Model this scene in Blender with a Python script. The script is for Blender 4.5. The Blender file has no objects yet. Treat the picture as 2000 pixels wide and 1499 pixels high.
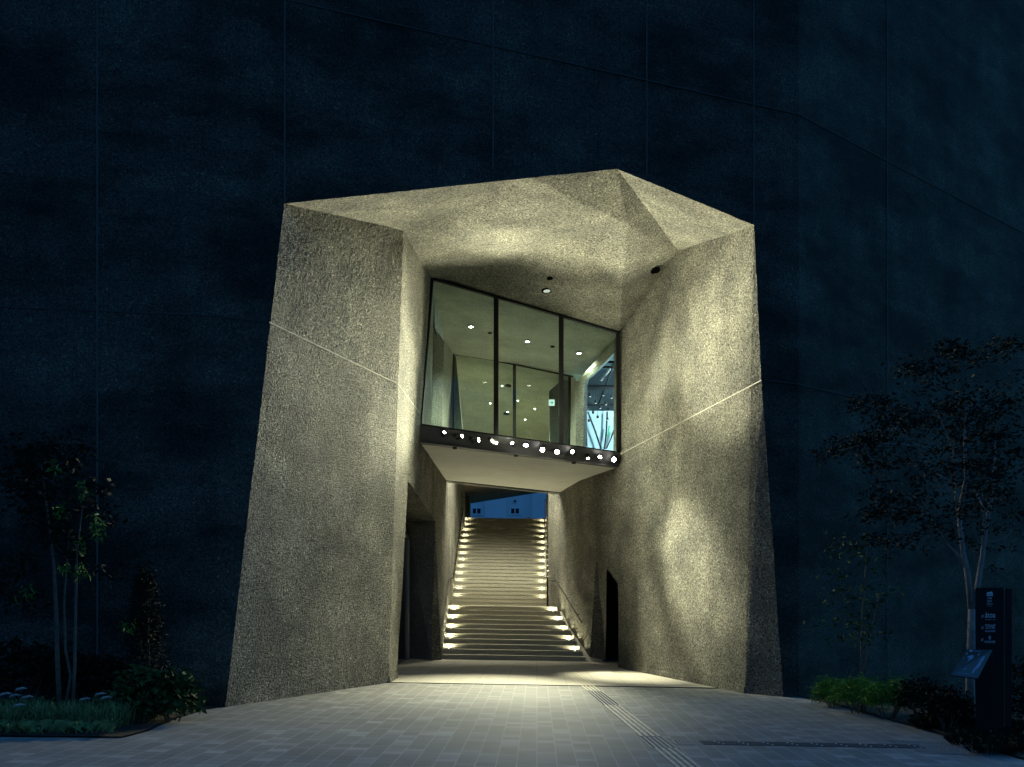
import bpy, bmesh, math, random
import numpy as np
from mathutils import Vector, noise
random.seed(7)
C = bpy.context.scene
COL = C.collection
R = math.radians
# ------------------------------------------------------------------ camera, sky, exposure
F, CX, HY, H, S = 1800.0, 1000.0, 1174.0, 1.7, 0.0175      # focal (px of a 2000 px frame), centre, horizon row, eye height, cross fall of the ground
cam_d = bpy.data.cameras.new("camera"); cam = bpy.data.objects.new("camera", cam_d); COL.objects.link(cam)
cam.location = (0, 0, H); cam.rotation_euler = (R(90), 0, 0)
cam_d.sensor_width = 36.0; cam_d.lens = 36.0*F/2000.0
cam_d.shift_y = (HY-749.5)/2000.0
cam_d.clip_start = 0.05; cam_d.clip_end = 2000
C.camera = cam
w = bpy.data.worlds.new("World"); C.world = w; w.use_nodes = True
nt = w.node_tree; nt.nodes.clear()
sky = nt.nodes.new('ShaderNodeTexSky'); sky.sky_type = 'NISHITA'; sky.sun_disc = False
SUN_EL, SUN_ROT = R(-3.5), R(20)                            # the sun is below the horizon behind the building: blue hour
sky.sun_elevation = SUN_EL; sky.sun_rotation = SUN_ROT; sky.air_density = 1.0; sky.dust_density = 0.3; sky.ozone_density = 3.0
tint = nt.nodes.new('ShaderNodeMix'); tint.data_type = 'RGBA'; tint.blend_type = 'MULTIPLY'; tint.inputs[0].default_value = 1.0
tint.inputs[7].default_value = (0.32, 1.36, 1.05, 1)
bg = nt.nodes.new('ShaderNodeBackground'); bg.inputs[1].default_value = SKY_STRENGTH = 14.5
out = nt.nodes.new('ShaderNodeOutputWorld')
nt.links.new(sky.outputs[0], tint.inputs[6]); nt.links.new(tint.outputs[2], bg.inputs[0]); nt.links.new(bg.outputs[0], out.inputs[0])
vs = C.view_settings; vs.view_transform = 'Standard'; vs.look = 'None'; vs.gamma = 1; vs.exposure = 0.0; vs.use_curve_mapping = False
C.render.engine = 'CYCLES'
C.cycles.use_denoising = True
C.cycles.max_bounces = 8; C.cycles.diffuse_bounces = 4; C.cycles.transparent_max_bounces = 12
C.cycles.sample_clamp_indirect = 3.0
C.cycles.caustics_reflective = False; C.cycles.caustics_refractive = False

# ------------------------------------------------------------------ geometry helpers
def V(*a): return np.array(a, float)
def at(px, py, Y): return V((px-CX)/F*Y, Y, H+(HY-py)/F*Y)
def gz(x): return -S*x
def gnd(px, py): return at(px, py, H*F/(py-HY-S*(px-CX)))
def plane(a, b, c):
    n = np.cross(b-a, c-a); n = n/np.linalg.norm(n); return n, float(n@a)
def hit(px, py, pl):
    n, d = pl; o = V(0, 0, H); r = at(px, py, 1.0)-o
    return o+r*((d-n@o)/(n@r))

def link(name, me, mat=None, parent=None, smooth=False):
    o = bpy.data.objects.new(name, me); COL.objects.link(o)
    if mat is not None: me.materials.append(mat)
    if parent is not None: o.parent = parent; o.matrix_parent_inverse = parent.matrix_world.inverted() if False else Pinv(parent)
    if smooth: me.polygons.foreach_set('use_smooth', [True]*len(me.polygons))
    return o
def Pinv(p):
    from mathutils import Matrix, Euler
    m = Matrix.Translation(p.location) @ p.rotation_euler.to_matrix().to_4x4()
    if p.parent is not None:
        g = p.parent
        m = Matrix.Translation(g.location) @ g.rotation_euler.to_matrix().to_4x4() @ p.matrix_parent_inverse @ m
    return m.inverted()
class MB:
    def __init__(s): s.v = []; s.f = []
    def add(s, vs, fs):
        k = len(s.v); s.v += [tuple(map(float, q)) for q in vs]; s.f += [tuple(i+k for i in f) for f in fs]; return s
    def poly(s, *pts): return s.add(pts, [tuple(range(len(pts)))])
    def prism(s, pts, d):
        n = len(pts); d = np.array(d, float); a = [np.array(p, float) for p in pts]
        return s.add(a+[p+d for p in a], [tuple(range(n))[::-1], tuple(range(n, 2*n))]+[(i, (i+1) % n, n+(i+1) % n, n+i) for i in range(n)])
    def box(s, x0, x1, y0, y1, z0, z1):
        return s.add([(x0,y0,z0),(x1,y0,z0),(x1,y1,z0),(x0,y1,z0),(x0,y0,z1),(x1,y0,z1),(x1,y1,z1),(x0,y1,z1)],
                     [(3,2,1,0),(4,5,6,7),(0,1,5,4),(1,2,6,5),(2,3,7,6),(3,0,4,7)])
    def bar(s, p, q, wx, wz, up=(0,0,1)):          # a square bar from p to q
        p = np.array(p, float); q = np.array(q, float); d = (q-p)/np.linalg.norm(q-p)
        a = np.cross(d, up)
        if np.linalg.norm(a) < 1e-4: a = np.cross(d, (0,1,0))
        a /= np.linalg.norm(a); b = np.cross(a, d)
        c = [p+a*i*wx/2+b*j*wz/2 for i, j in ((-1,-1),(1,-1),(1,1),(-1,1))]
        e = [x+(q-p) for x in c]
        return s.add(c+e, [(3,2,1,0),(4,5,6,7),(0,1,5,4),(1,2,6,5),(2,3,7,6),(3,0,4,7)])
    def tube(s, pts, rad, n=8, caps=True):
        pts = [np.array(p, float) for p in pts]
        if not hasattr(rad, '__len__'): rad = [rad]*len(pts)
        rings = []
        ref = V(0.3, 0.2, 1)
        for i, p in enumerate(pts):
            d = pts[min(i+1, len(pts)-1)]-pts[max(i-1, 0)]; d = d/np.linalg.norm(d)
            a = np.cross(d, ref); 
            if np.linalg.norm(a) < 1e-3: a = np.cross(d, V(1,0,0))
            a /= np.linalg.norm(a); b = np.cross(d, a)
            rings.append([p+rad[i]*(a*math.cos(2*math.pi*k/n)+b*math.sin(2*math.pi*k/n)) for k in range(n)])
        vs = [q for r in rings for q in r]; fs = []
        for i in range(len(pts)-1):
            for k in range(n):
                fs.append((i*n+k, i*n+(k+1) % n, (i+1)*n+(k+1) % n, (i+1)*n+k))
        if caps: fs += [tuple(range(n))[::-1], tuple((len(pts)-1)*n+k for k in range(n))]
        return s.add(vs, fs)
    def build(s, name, mat, parent=None, smooth=False):
        me = bpy.data.meshes.new(name); me.from_pydata(s.v, [], s.f); me.update()
        bm = bmesh.new(); bm.from_mesh(me); bmesh.ops.recalc_face_normals(bm, faces=bm.faces); bm.to_mesh(me); bm.free()
        return link(name, me, mat, parent, smooth)

def rough(name, polys, mat, parent, L=0.06, amp=0.009):
    """A cast concrete surface: flat polygons cut fine and roughened like sprayed aggregate."""
    bm = bmesh.new(); cache = {}
    for P in polys:
        vv = []
        for p in P:
            k = tuple(round(float(x), 4) for x in p)
            if k not in cache: cache[k] = bm.verts.new(k)
            vv.append(cache[k])
        bm.faces.new(vv)
    bmesh.ops.triangulate(bm, faces=bm.faces[:])
    for _ in range(12):
        es = [e for e in bm.edges if e.calc_length() > L]
        if not es: break
        bmesh.ops.subdivide_edges(bm, edges=es, cuts=1)
        bmesh.ops.triangulate(bm, faces=[f for f in bm.faces if len(f.verts) > 3])
    for v in bm.verts:
        p = v.co.copy()
        v.co = p + amp*(noise.noise_vector(p*13.0)*0.3+noise.noise_vector(p*31.0+Vector((5,1,3)))*0.9) + 0.012*noise.noise_vector(p*1.3)
    me = bpy.data.meshes.new(name); bm.to_mesh(me); bm.free()
    return link(name, me, mat, parent, True)

def empty(name, loc=(0,0,0), rz=0.0, parent=None):
    o = bpy.data.objects.new(name, None); COL.objects.link(o); o.location = tuple(map(float, loc)); o.rotation_euler = (0,0,rz)
    o.empty_display_size = 0.2
    return o
def tag(o, label=None, cat=None, group=None, kind=None):
    if label: o['label'] = label
    if cat: o['category'] = cat
    if group: o['group'] = group
    if kind: o['kind'] = kind
    return o
def spot(name, loc, target, power, angle, blend, color, size=0.03, parent=None):
    l = bpy.data.lights.new(name, 'SPOT'); l.energy = power; l.spot_size = R(angle); l.spot_blend = blend; l.color = color; l.shadow_soft_size = size
    o = bpy.data.objects.new(name, l); COL.objects.link(o)
    loc = Vector(tuple(map(float, loc))); d = Vector(tuple(map(float, target)))-loc
    if parent is not None: o.parent = parent; o.matrix_parent_inverse = Pinv(parent)
    o.location = loc; o.rotation_euler = d.to_track_quat('-Z', 'Y').to_euler()
    return o

# ------------------------------------------------------------------ materials
def mat_new(name):
    m = bpy.data.materials.new(name); m.use_nodes = True
    n = m.node_tree.nodes; b = n['Principled BSDF']
    return m, m.node_tree, b
def N(t, kind, **kw):
    n = t.nodes.new(kind)
    for k, v in kw.items(): setattr(n, k, v)
    return n
def ramp(t, src, stops):
    r = N(t, 'ShaderNodeValToRGB'); e = r.color_ramp.elements
    while len(e) < len(stops): e.new(0.5)
    for i, (p, c) in enumerate(stops):
        e[i].position = p; e[i].color = (*c, 1) if len(c) == 3 else c
    t.links.new(src, r.inputs[0]); return r
def noise_n(t, co, scale, detail=4, rough_=0.55, vec_scale=None):
    if vec_scale:
        mp = N(t, 'ShaderNodeMapping'); mp.inputs['Scale'].default_value = vec_scale; t.links.new(co, mp.inputs[0]); co = mp.outputs[0]
    n = N(t, 'ShaderNodeTexNoise'); n.inputs['Scale'].default_value = scale; n.inputs['Detail'].default_value = detail; n.inputs['Roughness'].default_value = rough_
    t.links.new(co, n.inputs['Vector']); return n.outputs['Fac']
def mix(t, a, b, fac, mode='MIX'):
    m = N(t, 'ShaderNodeMix', data_type='RGBA', blend_type=mode)
    for sock, val in ((m.inputs[0], fac), (m.inputs[6], a), (m.inputs[7], b)):
        if hasattr(val, 'links') or hasattr(val, 'is_linked'): t.links.new(val, sock)
        elif isinstance(val, (int, float)): sock.default_value = val
        else: sock.default_value = (*val, 1)
    return m.outputs[2]
def concrete(name, dark, light, bump=1.0, dist=0.035, grain=30.0, streak=0.35, speck=0.5, blotch=0.8, low=0.66, band=0.0):
    m, t, b = mat_new(name)
    co = N(t, 'ShaderNodeNewGeometry').outputs['Position']
    g1 = noise_n(t, co, grain, 5, 0.65)
    vo = N(t, 'ShaderNodeTexVoronoi'); vo.inputs['Scale'].default_value = grain*1.5; t.links.new(co, vo.inputs['Vector'])
    c = ramp(t, g1, [(0.36, dark), (0.64, light)]).outputs[0]
    # single pale and dark stones in the aggregate
    sp = ramp(t, vo.outputs['Color'], [(0.0, (0.4,0.4,0.4)), (0.42, (1,1,1)), (0.80, (1,1,1)), (0.95, (2.3,2.3,2.2))]).outputs[0]
    c = mix(t, c, sp, speck, 'MULTIPLY')
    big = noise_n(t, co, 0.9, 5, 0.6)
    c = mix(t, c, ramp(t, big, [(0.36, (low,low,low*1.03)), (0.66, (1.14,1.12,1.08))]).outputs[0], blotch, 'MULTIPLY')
    st = noise_n(t, co, 2.2, 5, 0.6, (1.0, 1.0, 0.16))
    c = mix(t, c, ramp(t, st, [(0.35, (0.62,0.62,0.62)), (0.62, (1.05,1.05,1.05))]).outputs[0], streak, 'MULTIPLY')
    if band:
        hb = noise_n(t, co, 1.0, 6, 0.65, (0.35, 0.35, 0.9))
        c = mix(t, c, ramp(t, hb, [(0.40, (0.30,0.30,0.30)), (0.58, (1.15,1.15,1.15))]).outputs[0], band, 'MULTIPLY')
    t.links.new(c, b.inputs['Base Color']); b.inputs['Roughness'].default_value = 0.88; b.inputs['Specular IOR Level'].default_value = 0.25
    bp = N(t, 'ShaderNodeBump'); bp.inputs['Strength'].default_value = bump; bp.inputs['Distance'].default_value = dist
    inv = N(t, 'ShaderNodeMath', operation='MULTIPLY_ADD'); inv.inputs[1].default_value = -0.6
    t.links.new(vo.outputs['Distance'], inv.inputs[0]); t.links.new(g1, inv.inputs[2])
    t.links.new(inv.outputs[0], bp.inputs['Height']); t.links.new(bp.outputs[0], b.inputs['Normal'])
    return m
def plain(name, col, rough_=0.5, metal=0.0, var=0.12, scale=8.0, bump=0.0, spec=0.5):
    m, t, b = mat_new(name)
    co = N(t, 'ShaderNodeNewGeometry').outputs['Position']
    f = noise_n(t, co, scale, 5, 0.6)
    c = ramp(t, f, [(0.3, tuple(x*(1-var) for x in col)), (0.7, tuple(min(1, x*(1+var)) for x in col))]).outputs[0]
    t.links.new(c, b.inputs['Base Color']); b.inputs['Roughness'].default_value = rough_; b.inputs['Metallic'].default_value = metal; b.inputs['Specular IOR Level'].default_value = spec
    if bump:
        bp = N(t, 'ShaderNodeBump'); bp.inputs['Strength'].default_value = bump; bp.inputs['Distance'].default_value = 0.01
        t.links.new(noise_n(t, co, scale*8, 4), bp.inputs['Height']); t.links.new(bp.outputs[0], b.inputs['Normal'])
    return m
def emit(name, col, strength):
    m, t, b = mat_new(name)
    b.inputs['Base Color'].default_value = (0.02,0.02,0.02,1); b.inputs['Emission Color'].default_value = (*col, 1); b.inputs['Emission Strength'].default_value = strength
    return m
def glass(name, tintc, refl=0.08):
    m, t, b = mat_new(name); t.nodes.remove(b)
    o = t.nodes['Material Output']
    tr = N(t, 'ShaderNodeBsdfTransparent'); tr.inputs[0].default_value = (*tintc, 1)
    gl = N(t, 'ShaderNodeBsdfGlossy'); gl.inputs['Roughness'].default_value = 0.01; gl.inputs['Color'].default_value = (0.9,0.95,0.95,1)
    fr = N(t, 'ShaderNodeFresnel'); fr.inputs[0].default_value = 1.5
    mx = N(t, 'ShaderNodeMixShader'); t.links.new(fr.outputs[0], mx.inputs[0]); t.links.new(tr.outputs[0], mx.inputs[1]); t.links.new(gl.outputs[0], mx.inputs[2])
    t.links.new(mx.outputs[0], o.inputs[0])
    return m
def leaf_mat(name, col):
    m, t, b = mat_new(name)
    co = N(t, 'ShaderNodeNewGeometry').outputs['Position']
    f = noise_n(t, co, 5.0, 3)
    c = ramp(t, f, [(0.3, tuple(x*0.55 for x in col)), (0.7, tuple(x*1.3 for x in col))]).outputs[0]
    t.links.new(c, b.inputs['Base Color']); b.inputs['Roughness'].default_value = 0.65; b.inputs['Specular IOR Level'].default_value = 0.12
    return m
def paving(name, tw, td, ang, lo, hi, lj, tj, jw=0.006, bump=0.4):
    """Stone pavers in straight rows: pale sand joints lengthways, dark joints across, every stone its own tone."""
    m, t, b = mat_new(name)
    co = N(t, 'ShaderNodeNewGeometry').outputs['Position']
    mp = N(t, 'ShaderNodeMapping'); mp.inputs['Rotation'].default_value = (0, 0, ang); t.links.new(co, mp.inputs[0])
    sx = N(t, 'ShaderNodeSeparateXYZ'); t.links.new(mp.outputs[0], sx.inputs[0])
    def mth(op, a, bb=None, cc=None):
        n = N(t, 'ShaderNodeMath', operation=op)
        for i, v in enumerate((a, bb, cc)):
            if v is None: continue
            if isinstance(v, (int, float)): n.inputs[i].default_value = v
            else: t.links.new(v, n.inputs[i])
        return n.outputs[0]
    u = mth('DIVIDE', sx.outputs[0], tw); v = mth('DIVIDE', sx.outputs[1], td)
    iu, iv = mth('FLOOR', u), mth('FLOOR', v)
    fu, fv = mth('FRACT', u), mth('FRACT', v)
    cb = N(t, 'ShaderNodeCombineXYZ'); t.links.new(iu, cb.inputs[0]); t.links.new(iv, cb.inputs[1])
    wn = N(t, 'ShaderNodeTexWhiteNoise', noise_dimensions='3D'); t.links.new(cb.outputs[0], wn.inputs['Vector'])
    c = ramp(t, wn.outputs['Value'], [(0.0, lo), (0.78, tuple(0.5*(a+q) for a, q in zip(lo, hi))), (0.93, hi), (1.0, tuple(1.18*x for x in hi))]).outputs[0]
    fine = noise_n(t, co, 90, 3)
    c = mix(t, c, ramp(t, fine, [(0.3, (0.78,0.78,0.78)), (0.7, (1.15,1.15,1.15))]).outputs[0], 0.7, 'MULTIPLY')
    st = noise_n(t, co, 1.6, 5, 0.6)
    c = mix(t, c, ramp(t, st, [(0.3, (0.8,0.8,0.8)), (0.7, (1.08,1.08,1.08))]).outputs[0], 0.8, 'MULTIPLY')
    ju = mth('LESS_THAN', mth('MINIMUM', fu, mth('SUBTRACT', 1.0, fu)), jw/tw)
    jv = mth('LESS_THAN', mth('MINIMUM', fv, mth('SUBTRACT', 1.0, fv)), jw/td)
    c = mix(t, c, tj, jv); c = mix(t, c, lj, ju)
    t.links.new(c, b.inputs['Base Color']); b.inputs['Roughness'].default_value = 0.7; b.inputs['Specular IOR Level'].default_value = 0.3
    bp = N(t, 'ShaderNodeBump'); bp.inputs['Strength'].default_value = bump; bp.inputs['Distance'].default_value = 0.004
    hh = mth('SUBTRACT', mth('MULTIPLY', fine, 0.5), mth('MAXIMUM', ju, jv)); t.links.new(hh, bp.inputs['Height']); t.links.new(bp.outputs[0], b.inputs['Normal'])
    return m
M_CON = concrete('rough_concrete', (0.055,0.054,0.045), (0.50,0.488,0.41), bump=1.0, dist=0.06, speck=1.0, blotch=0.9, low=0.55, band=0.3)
M_FAC = concrete('facade_concrete_dimmed', (0.038,0.042,0.034), (0.13,0.14,0.115), streak=0.55, speck=1.0, blotch=0.8, low=0.55, band=0.9)  # same concrete as the entrance, evening dimness put into its darker colour
M_CIN = concrete('room_concrete', (0.24,0.24,0.195), (0.48,0.475,0.40), bump=0.5, dist=0.02, streak=0.25, speck=0.3)
M_DARKCON = concrete('dark_concrete', (0.14,0.142,0.135), (0.32,0.32,0.30), bump=0.7, streak=0.2)
M_JOINT = plain('joint_mortar', (0.50,0.48,0.41), 0.9, var=0.3, scale=6)
M_FJOINT = plain('facade_joint', (0.085,0.092,0.085), 0.9)
M_FGROOVE = plain('facade_groove', (0.042,0.046,0.044), 0.9)
M_SOF = plain('white_soffit', (0.86,0.85,0.78), 0.7, var=0.07, scale=1.4)
M_METAL = plain('dark_metal', (0.055,0.056,0.06), 0.5, 0.0)
M_BLACK = plain('black_metal', (0.012,0.012,0.013), 0.6, spec=0.2)
M_STEEL = plain('bright_steel', (0.62,0.60,0.55), 0.4, 0.6)
M_GREY = plain('grey_frame', (0.24,0.24,0.23), 0.5)
M_GLASS = glass('window_glass', (0.86,0.95,0.90))
M_DGLASS = plain('dark_glass', (0.006,0.007,0.008), 0.08)
M_STAIR = plain('stair_granite', (0.36,0.34,0.275), 0.75, var=0.25, scale=30, bump=0.25)
M_PAVE = paving('stone_pavers', 0.212, 0.205, 0.027, (0.175,0.172,0.165), (0.27,0.265,0.255), (0.36,0.35,0.325), (0.08,0.08,0.078), 0.0045)
M_TILE = paving('floor_tiles', 0.62, 0.62, 0.027, (0.42,0.395,0.335), (0.46,0.43,0.37), (0.2,0.19,0.165), (0.24,0.23,0.20), 0.004, 0.15)
M_SOIL = plain('soil', (0.022,0.014,0.008), 0.95, var=0.6, scale=25, bump=1.0)
M_ASPH = plain('asphalt', (0.05,0.05,0.05), 0.9, var=0.2, scale=30)
M_TACT = plain('tactile_bar', (0.52,0.48,0.38), 0.5)
M_TDARK = plain('tactile_plate', (0.04,0.05,0.062), 0.8, spec=0.2)
M_TSTUD = plain('stud_stone', (0.20,0.20,0.195), 0.35)
M_STUD = plain('tactile_stud', (0.75,0.74,0.70), 0.35, 0.2)
M_LENS = emit('lamp_lens', (1.0,0.96,0.86), 60.0)
M_SLENS = emit('step_lamp_lens', (1.0,0.96,0.72), 12.0)
M_DLENS = emit('downlight_lens', (1.0,0.98,0.88), 40.0)
M_PALELENS = emit('weak_lens', (0.9,1.0,0.9), 0.55)
M_BARK = plain('pale_bark', (0.20,0.185,0.17), 0.8, var=0.35, scale=14, bump=0.6)
M_BARKD = plain('brown_bark', (0.11,0.09,0.07), 0.85, var=0.35, scale=20, bump=0.6)
M_WHITE = plain('sign_white', (0.62,0.66,0.70), 0.6, var=0.03)
M_SIGN = plain('sign_black', (0.012,0.013,0.014), 0.7, spec=0.12)
M_HOLE = plain('dark_recess', (0.002,0.002,0.002), 1.0, spec=0.0)
M_HALL = concrete('hall_concrete_lit', (0.42,0.45,0.35), (0.70,0.73,0.58), bump=0.4, dist=0.02, streak=0.15, speck=0.25, low=0.75)  # variant of the room concrete, greenish hall light put into the paler colour
WARM = (1.0, 0.985, 0.69)
STEPC = (1.0, 0.95, 0.62)
ROOMC = (0.84, 1.0, 0.78)

# ------------------------------------------------------------------ key points of the entrance
A = gnd(440,1382); B = gnd(1530,1362)
PM = plane(A, B, A+V(0,0,1))
TL = hit(555,398,PM); AP = hit(1205,330,PM); TR = hit(1473,440,PM); CH = hit(1488,752,PM)
Cg = gnd(759,1334); PP = plane(TL, A, Cg); CT = hit(788,450,PP)
Dg = gnd(775,1325); PJ = plane(Cg, CT, Dg)
E0 = gnd(1455,1355); E1 = gnd(1208,1304.6); PR = plane(E0, E1, TR)
GTL, GBL = at(843,545,21.95), at(820,830,21.7)
GTR, GBR = hit(1210,650,PR), hit(1210,885,PR)
BBL, BBR = hit(822,865,PJ), hit(1207,913,PR)
CR = hit(1325,490,PR)
HD0, HD1 = hit(797,940,PJ), hit(850,1018,PJ)
JL = gnd(843,1290)
SBL, SBR = hit(872,938,PJ), hit(1110,965,PR)
DRT = hit(1207,1140,PR); DLT = hit(1165,1085,PR); DMT = hit(1185,1110,PR)
SBR = hit(1110,965,plane(BBL,BBR,SBL))
Q = TL+(AP-TL)*0.72
FL = V(-4.477,14.015,0); FR = V(5.36,17.22,0)               # folds of the front
LL = V(-15.0,12.6,0); RR = V(22.0,29.93,0)
ZT = 20.0

# ------------------------------------------------------------------ ground
MB().poly((-400,-200,gz(-400)-0.012),(400,-200,gz(400)-0.012),(400,500,gz(400)-0.012),(-400,500,gz(-400)-0.012)).build('ground', M_ASPH)['kind'] = 'structure'
bedL = [gnd(-400,1436.5), gnd(240,1442), gnd(290,1428), gnd(345,1404), gnd(405,1386)]
bedR = [gnd(1572,1364), gnd(1640,1380), gnd(1720,1402), gnd(1800,1425), gnd(1900,1455), gnd(2000,1485), gnd(2150,1530)]
def up(p, d): return (p[0], p[1], gz(p[0])+d)
pv = [up(p,0.0) for p in ((-25,-4,0),(25,-4,0))]
pv += [up(p,0.0) for p in bedR[::-1]] + [up(p,0.0) for p in ((5.45,17.35,0),(5.0,18.55,0),(-3,18.75,0),(-4.6,14.3,0))] + [up(p,0.0) for p in bedL[::-1]] + [up((-25,10.85,0),0.0)]
pave = MB().poly(*pv).build('plaza_paving', M_PAVE); pave['kind'] = 'structure'
YT = 18.66
fl = MB().poly(*[up(p,0.004) for p in ((-5,YT-0.03,0),(5.2,YT+0.02,0),(5.2,27,0),(-5,27,0))]).build('passage_floor', M_TILE); fl['kind'] = 'structure'
sl = MB().poly(*[up(p,0.02) for p in bedL], up((-4.3,14.2,0),0.02), up(FL,0.02), up(LL,0.02), up((-25,12.6,0),0.02)).build('left_planting_soil', M_SOIL); sl['kind'] = 'structure'; sl.name = 'planting_soil'
sr = MB().poly(*[up(p,0.02) for p in bedR], up((25,14,0),0.02), up((25,32,0),0.02), up(RR,0.02), up(FR,0.02)).build('planting_soil', M_SOIL); sr['kind'] = 'structure'
gs = MB().bar(*[up((-4.9,18.64,0),0.006), up((5.1,18.68,0),0.006)], 0.05, 0.012).build('floor_drain', M_BLACK); gs['kind'] = 'structure'

# ------------------------------------------------------------------ museum building
BLD = tag(empty('museum_building', (0,17,0)), 'dark folded concrete museum building with a lit faceted entrance cut into its front', 'building')
def wall_poly(name, pts, mat): return MB().poly(*pts).build(name, mat, BLD)
def lift(p, z): return V(p[0], p[1], z)
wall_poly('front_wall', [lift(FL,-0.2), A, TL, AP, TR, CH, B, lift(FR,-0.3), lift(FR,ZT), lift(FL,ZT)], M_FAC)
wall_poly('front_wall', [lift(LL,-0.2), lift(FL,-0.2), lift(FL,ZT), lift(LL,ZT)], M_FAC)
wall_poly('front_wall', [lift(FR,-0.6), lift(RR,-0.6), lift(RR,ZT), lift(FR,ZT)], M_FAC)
sh = MB()
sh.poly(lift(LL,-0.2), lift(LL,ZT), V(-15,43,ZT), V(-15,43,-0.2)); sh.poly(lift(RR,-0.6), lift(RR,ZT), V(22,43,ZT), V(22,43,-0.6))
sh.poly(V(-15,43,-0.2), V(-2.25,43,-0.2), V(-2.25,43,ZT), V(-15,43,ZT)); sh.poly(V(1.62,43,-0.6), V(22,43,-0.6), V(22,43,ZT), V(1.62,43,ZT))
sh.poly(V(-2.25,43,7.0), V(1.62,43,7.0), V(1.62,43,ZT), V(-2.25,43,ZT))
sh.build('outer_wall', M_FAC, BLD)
MB().poly(lift(LL,ZT), lift(FL,ZT), lift(FR,ZT), lift(RR,ZT), V(22,43,ZT), V(-15,43,ZT)).build('roof', M_DARKCON, BLD)
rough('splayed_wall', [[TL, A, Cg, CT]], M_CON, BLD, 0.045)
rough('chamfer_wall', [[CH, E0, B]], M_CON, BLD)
# jamb wall with the deep door recess cut out of it
jt = hit(850,700,PJ)
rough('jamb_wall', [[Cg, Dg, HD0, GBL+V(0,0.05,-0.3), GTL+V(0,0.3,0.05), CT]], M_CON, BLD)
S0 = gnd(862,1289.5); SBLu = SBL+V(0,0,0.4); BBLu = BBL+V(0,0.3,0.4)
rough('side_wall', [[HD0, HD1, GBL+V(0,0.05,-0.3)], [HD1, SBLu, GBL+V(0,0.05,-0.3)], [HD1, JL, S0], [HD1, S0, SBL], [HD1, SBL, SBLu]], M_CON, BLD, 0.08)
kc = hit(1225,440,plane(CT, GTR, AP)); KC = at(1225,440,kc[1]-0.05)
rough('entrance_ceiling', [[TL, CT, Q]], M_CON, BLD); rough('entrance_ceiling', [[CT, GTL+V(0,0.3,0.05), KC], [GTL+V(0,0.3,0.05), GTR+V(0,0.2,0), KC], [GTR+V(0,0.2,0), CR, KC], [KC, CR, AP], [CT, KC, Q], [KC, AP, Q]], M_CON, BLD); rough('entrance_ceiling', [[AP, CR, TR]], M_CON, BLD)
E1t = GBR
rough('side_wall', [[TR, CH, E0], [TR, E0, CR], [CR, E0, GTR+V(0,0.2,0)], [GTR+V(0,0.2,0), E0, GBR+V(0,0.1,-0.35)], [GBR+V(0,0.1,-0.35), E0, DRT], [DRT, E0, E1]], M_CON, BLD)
# right wall above and beyond the low doorway
PIER0 = gnd(1151,1291.5); PIER1 = gnd(1183,1293)
WB = V(1.256,31.45,0.0); W1 = V(1.535,29.5,0.0)
X1 = hit(1135,951,PR)
def onPR(y, z): n, d = PR; return V((d-n[1]*y-n[2]*z)/n[0], y, z)
X1u, GBu = onPR(X1[1]+0.1, X1[2]+0.55), onPR(23.9, 5.62)
rough('side_wall', [[GBR+V(0,0.1,-0.35), DRT, DMT, DLT, X1], [GBR+V(0,0.1,-0.35), X1, X1u, GBu]], M_CON, BLD, 0.08)
rough('stair_wall', [[DLT, PIER0, W1], [DLT, W1, lift(WB,5.6)], [W1, WB, lift(WB,5.6)], [DLT, lift(WB,5.6), X1], [X1, lift(WB,5.6), X1u]], M_CON, BLD, 0.08)
rough('pier', [[DLT, DMT, PIER1, PIER0]], M_CON, BLD, 0.08)
# dark way behind the low doorway
b = MB()
b.box(2.6,7.5,29.5,29.7,-0.2,3.4); b.box(7.5,7.7,23.5,29.7,-0.2,3.4); b.box(3.3,7.5,23.0,23.2,-0.2,3.4); b.box(3.3,7.7,23.0,29.7,3.4,3.55); b.box(2.8,3.29,25.2,29.7,3.4,3.55)
b.box(2.62,2.75,26.7,29.5,-0.2,3.4)
b.build('corridor_wall', M_DARKCON, BLD)
MB().bar((2.95,26.6,2.8),(3.75,26.6,-0.05),0.16,0.2).build('strut', M_DARKCON, BLD)
MB().poly(up((2.5,23.5,0),0.008), up((7.6,23.5,0),0.008), up((7.6,29.6,0),0.008), up((2.5,29.6,0),0.008)).build('corridor_floor', M_TILE, BLD)
# stair hall
HZ = lambda y, x: (9.28-0.19*x) + (y-28.3)*(6.30-9.28)/(42.5-28.3) + max(0,(y-28.3)/14.2)*(0.32*x-0.05+0.0)
hall = []
hx = lambda y: (-2.02-(y-28.2)*0.010)
def rx(y): return 1.256+(y-31.45)*0.0300
vL0, vLg = SBL, gnd(862,1289.5)
rough('stair_wall', [[vLg, V(hx(31),31,0), V(hx(31),31,8.9), V(-1.85,28.3,9.6), SBL],
                     [V(hx(31),31,0), V(hx(38.5),38.5,4.5), V(hx(38.5),38.5,8.2), V(hx(31),31,8.9)]], M_CON, BLD, 0.09)
rough('stair_wall', [[lift(WB,0), V(rx(42.5),42.5,4.5), V(rx(42.5),42.5,8.0), V(1.30,31.45,9.4), lift(WB,5.6)]], M_CON, BLD, 0.09)
MB().box(-2.62,hx(38.5)+0.14,38.5,38.9,4.5,8.4).build('hall_pilaster', M_CON, BLD); MB().box(-2.6,-1.9,41.5,42.4,5.2,8.4).build('hall_pilaster', M_CON, BLD)
MB().box(-2.9,-2.6,38.4,42.5,4.8,8.4).build('hall_wall', M_CON, BLD)
c0, c1, c2, c3 = V(-2.3,28.3,9.32), V(2.4,28.2,8.62), at(1085,956,42.5), at(905,984.5,42.5)
m0, m1 = c0+(c3-c0)*0.72, c1+(c2-c1)*0.72
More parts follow.
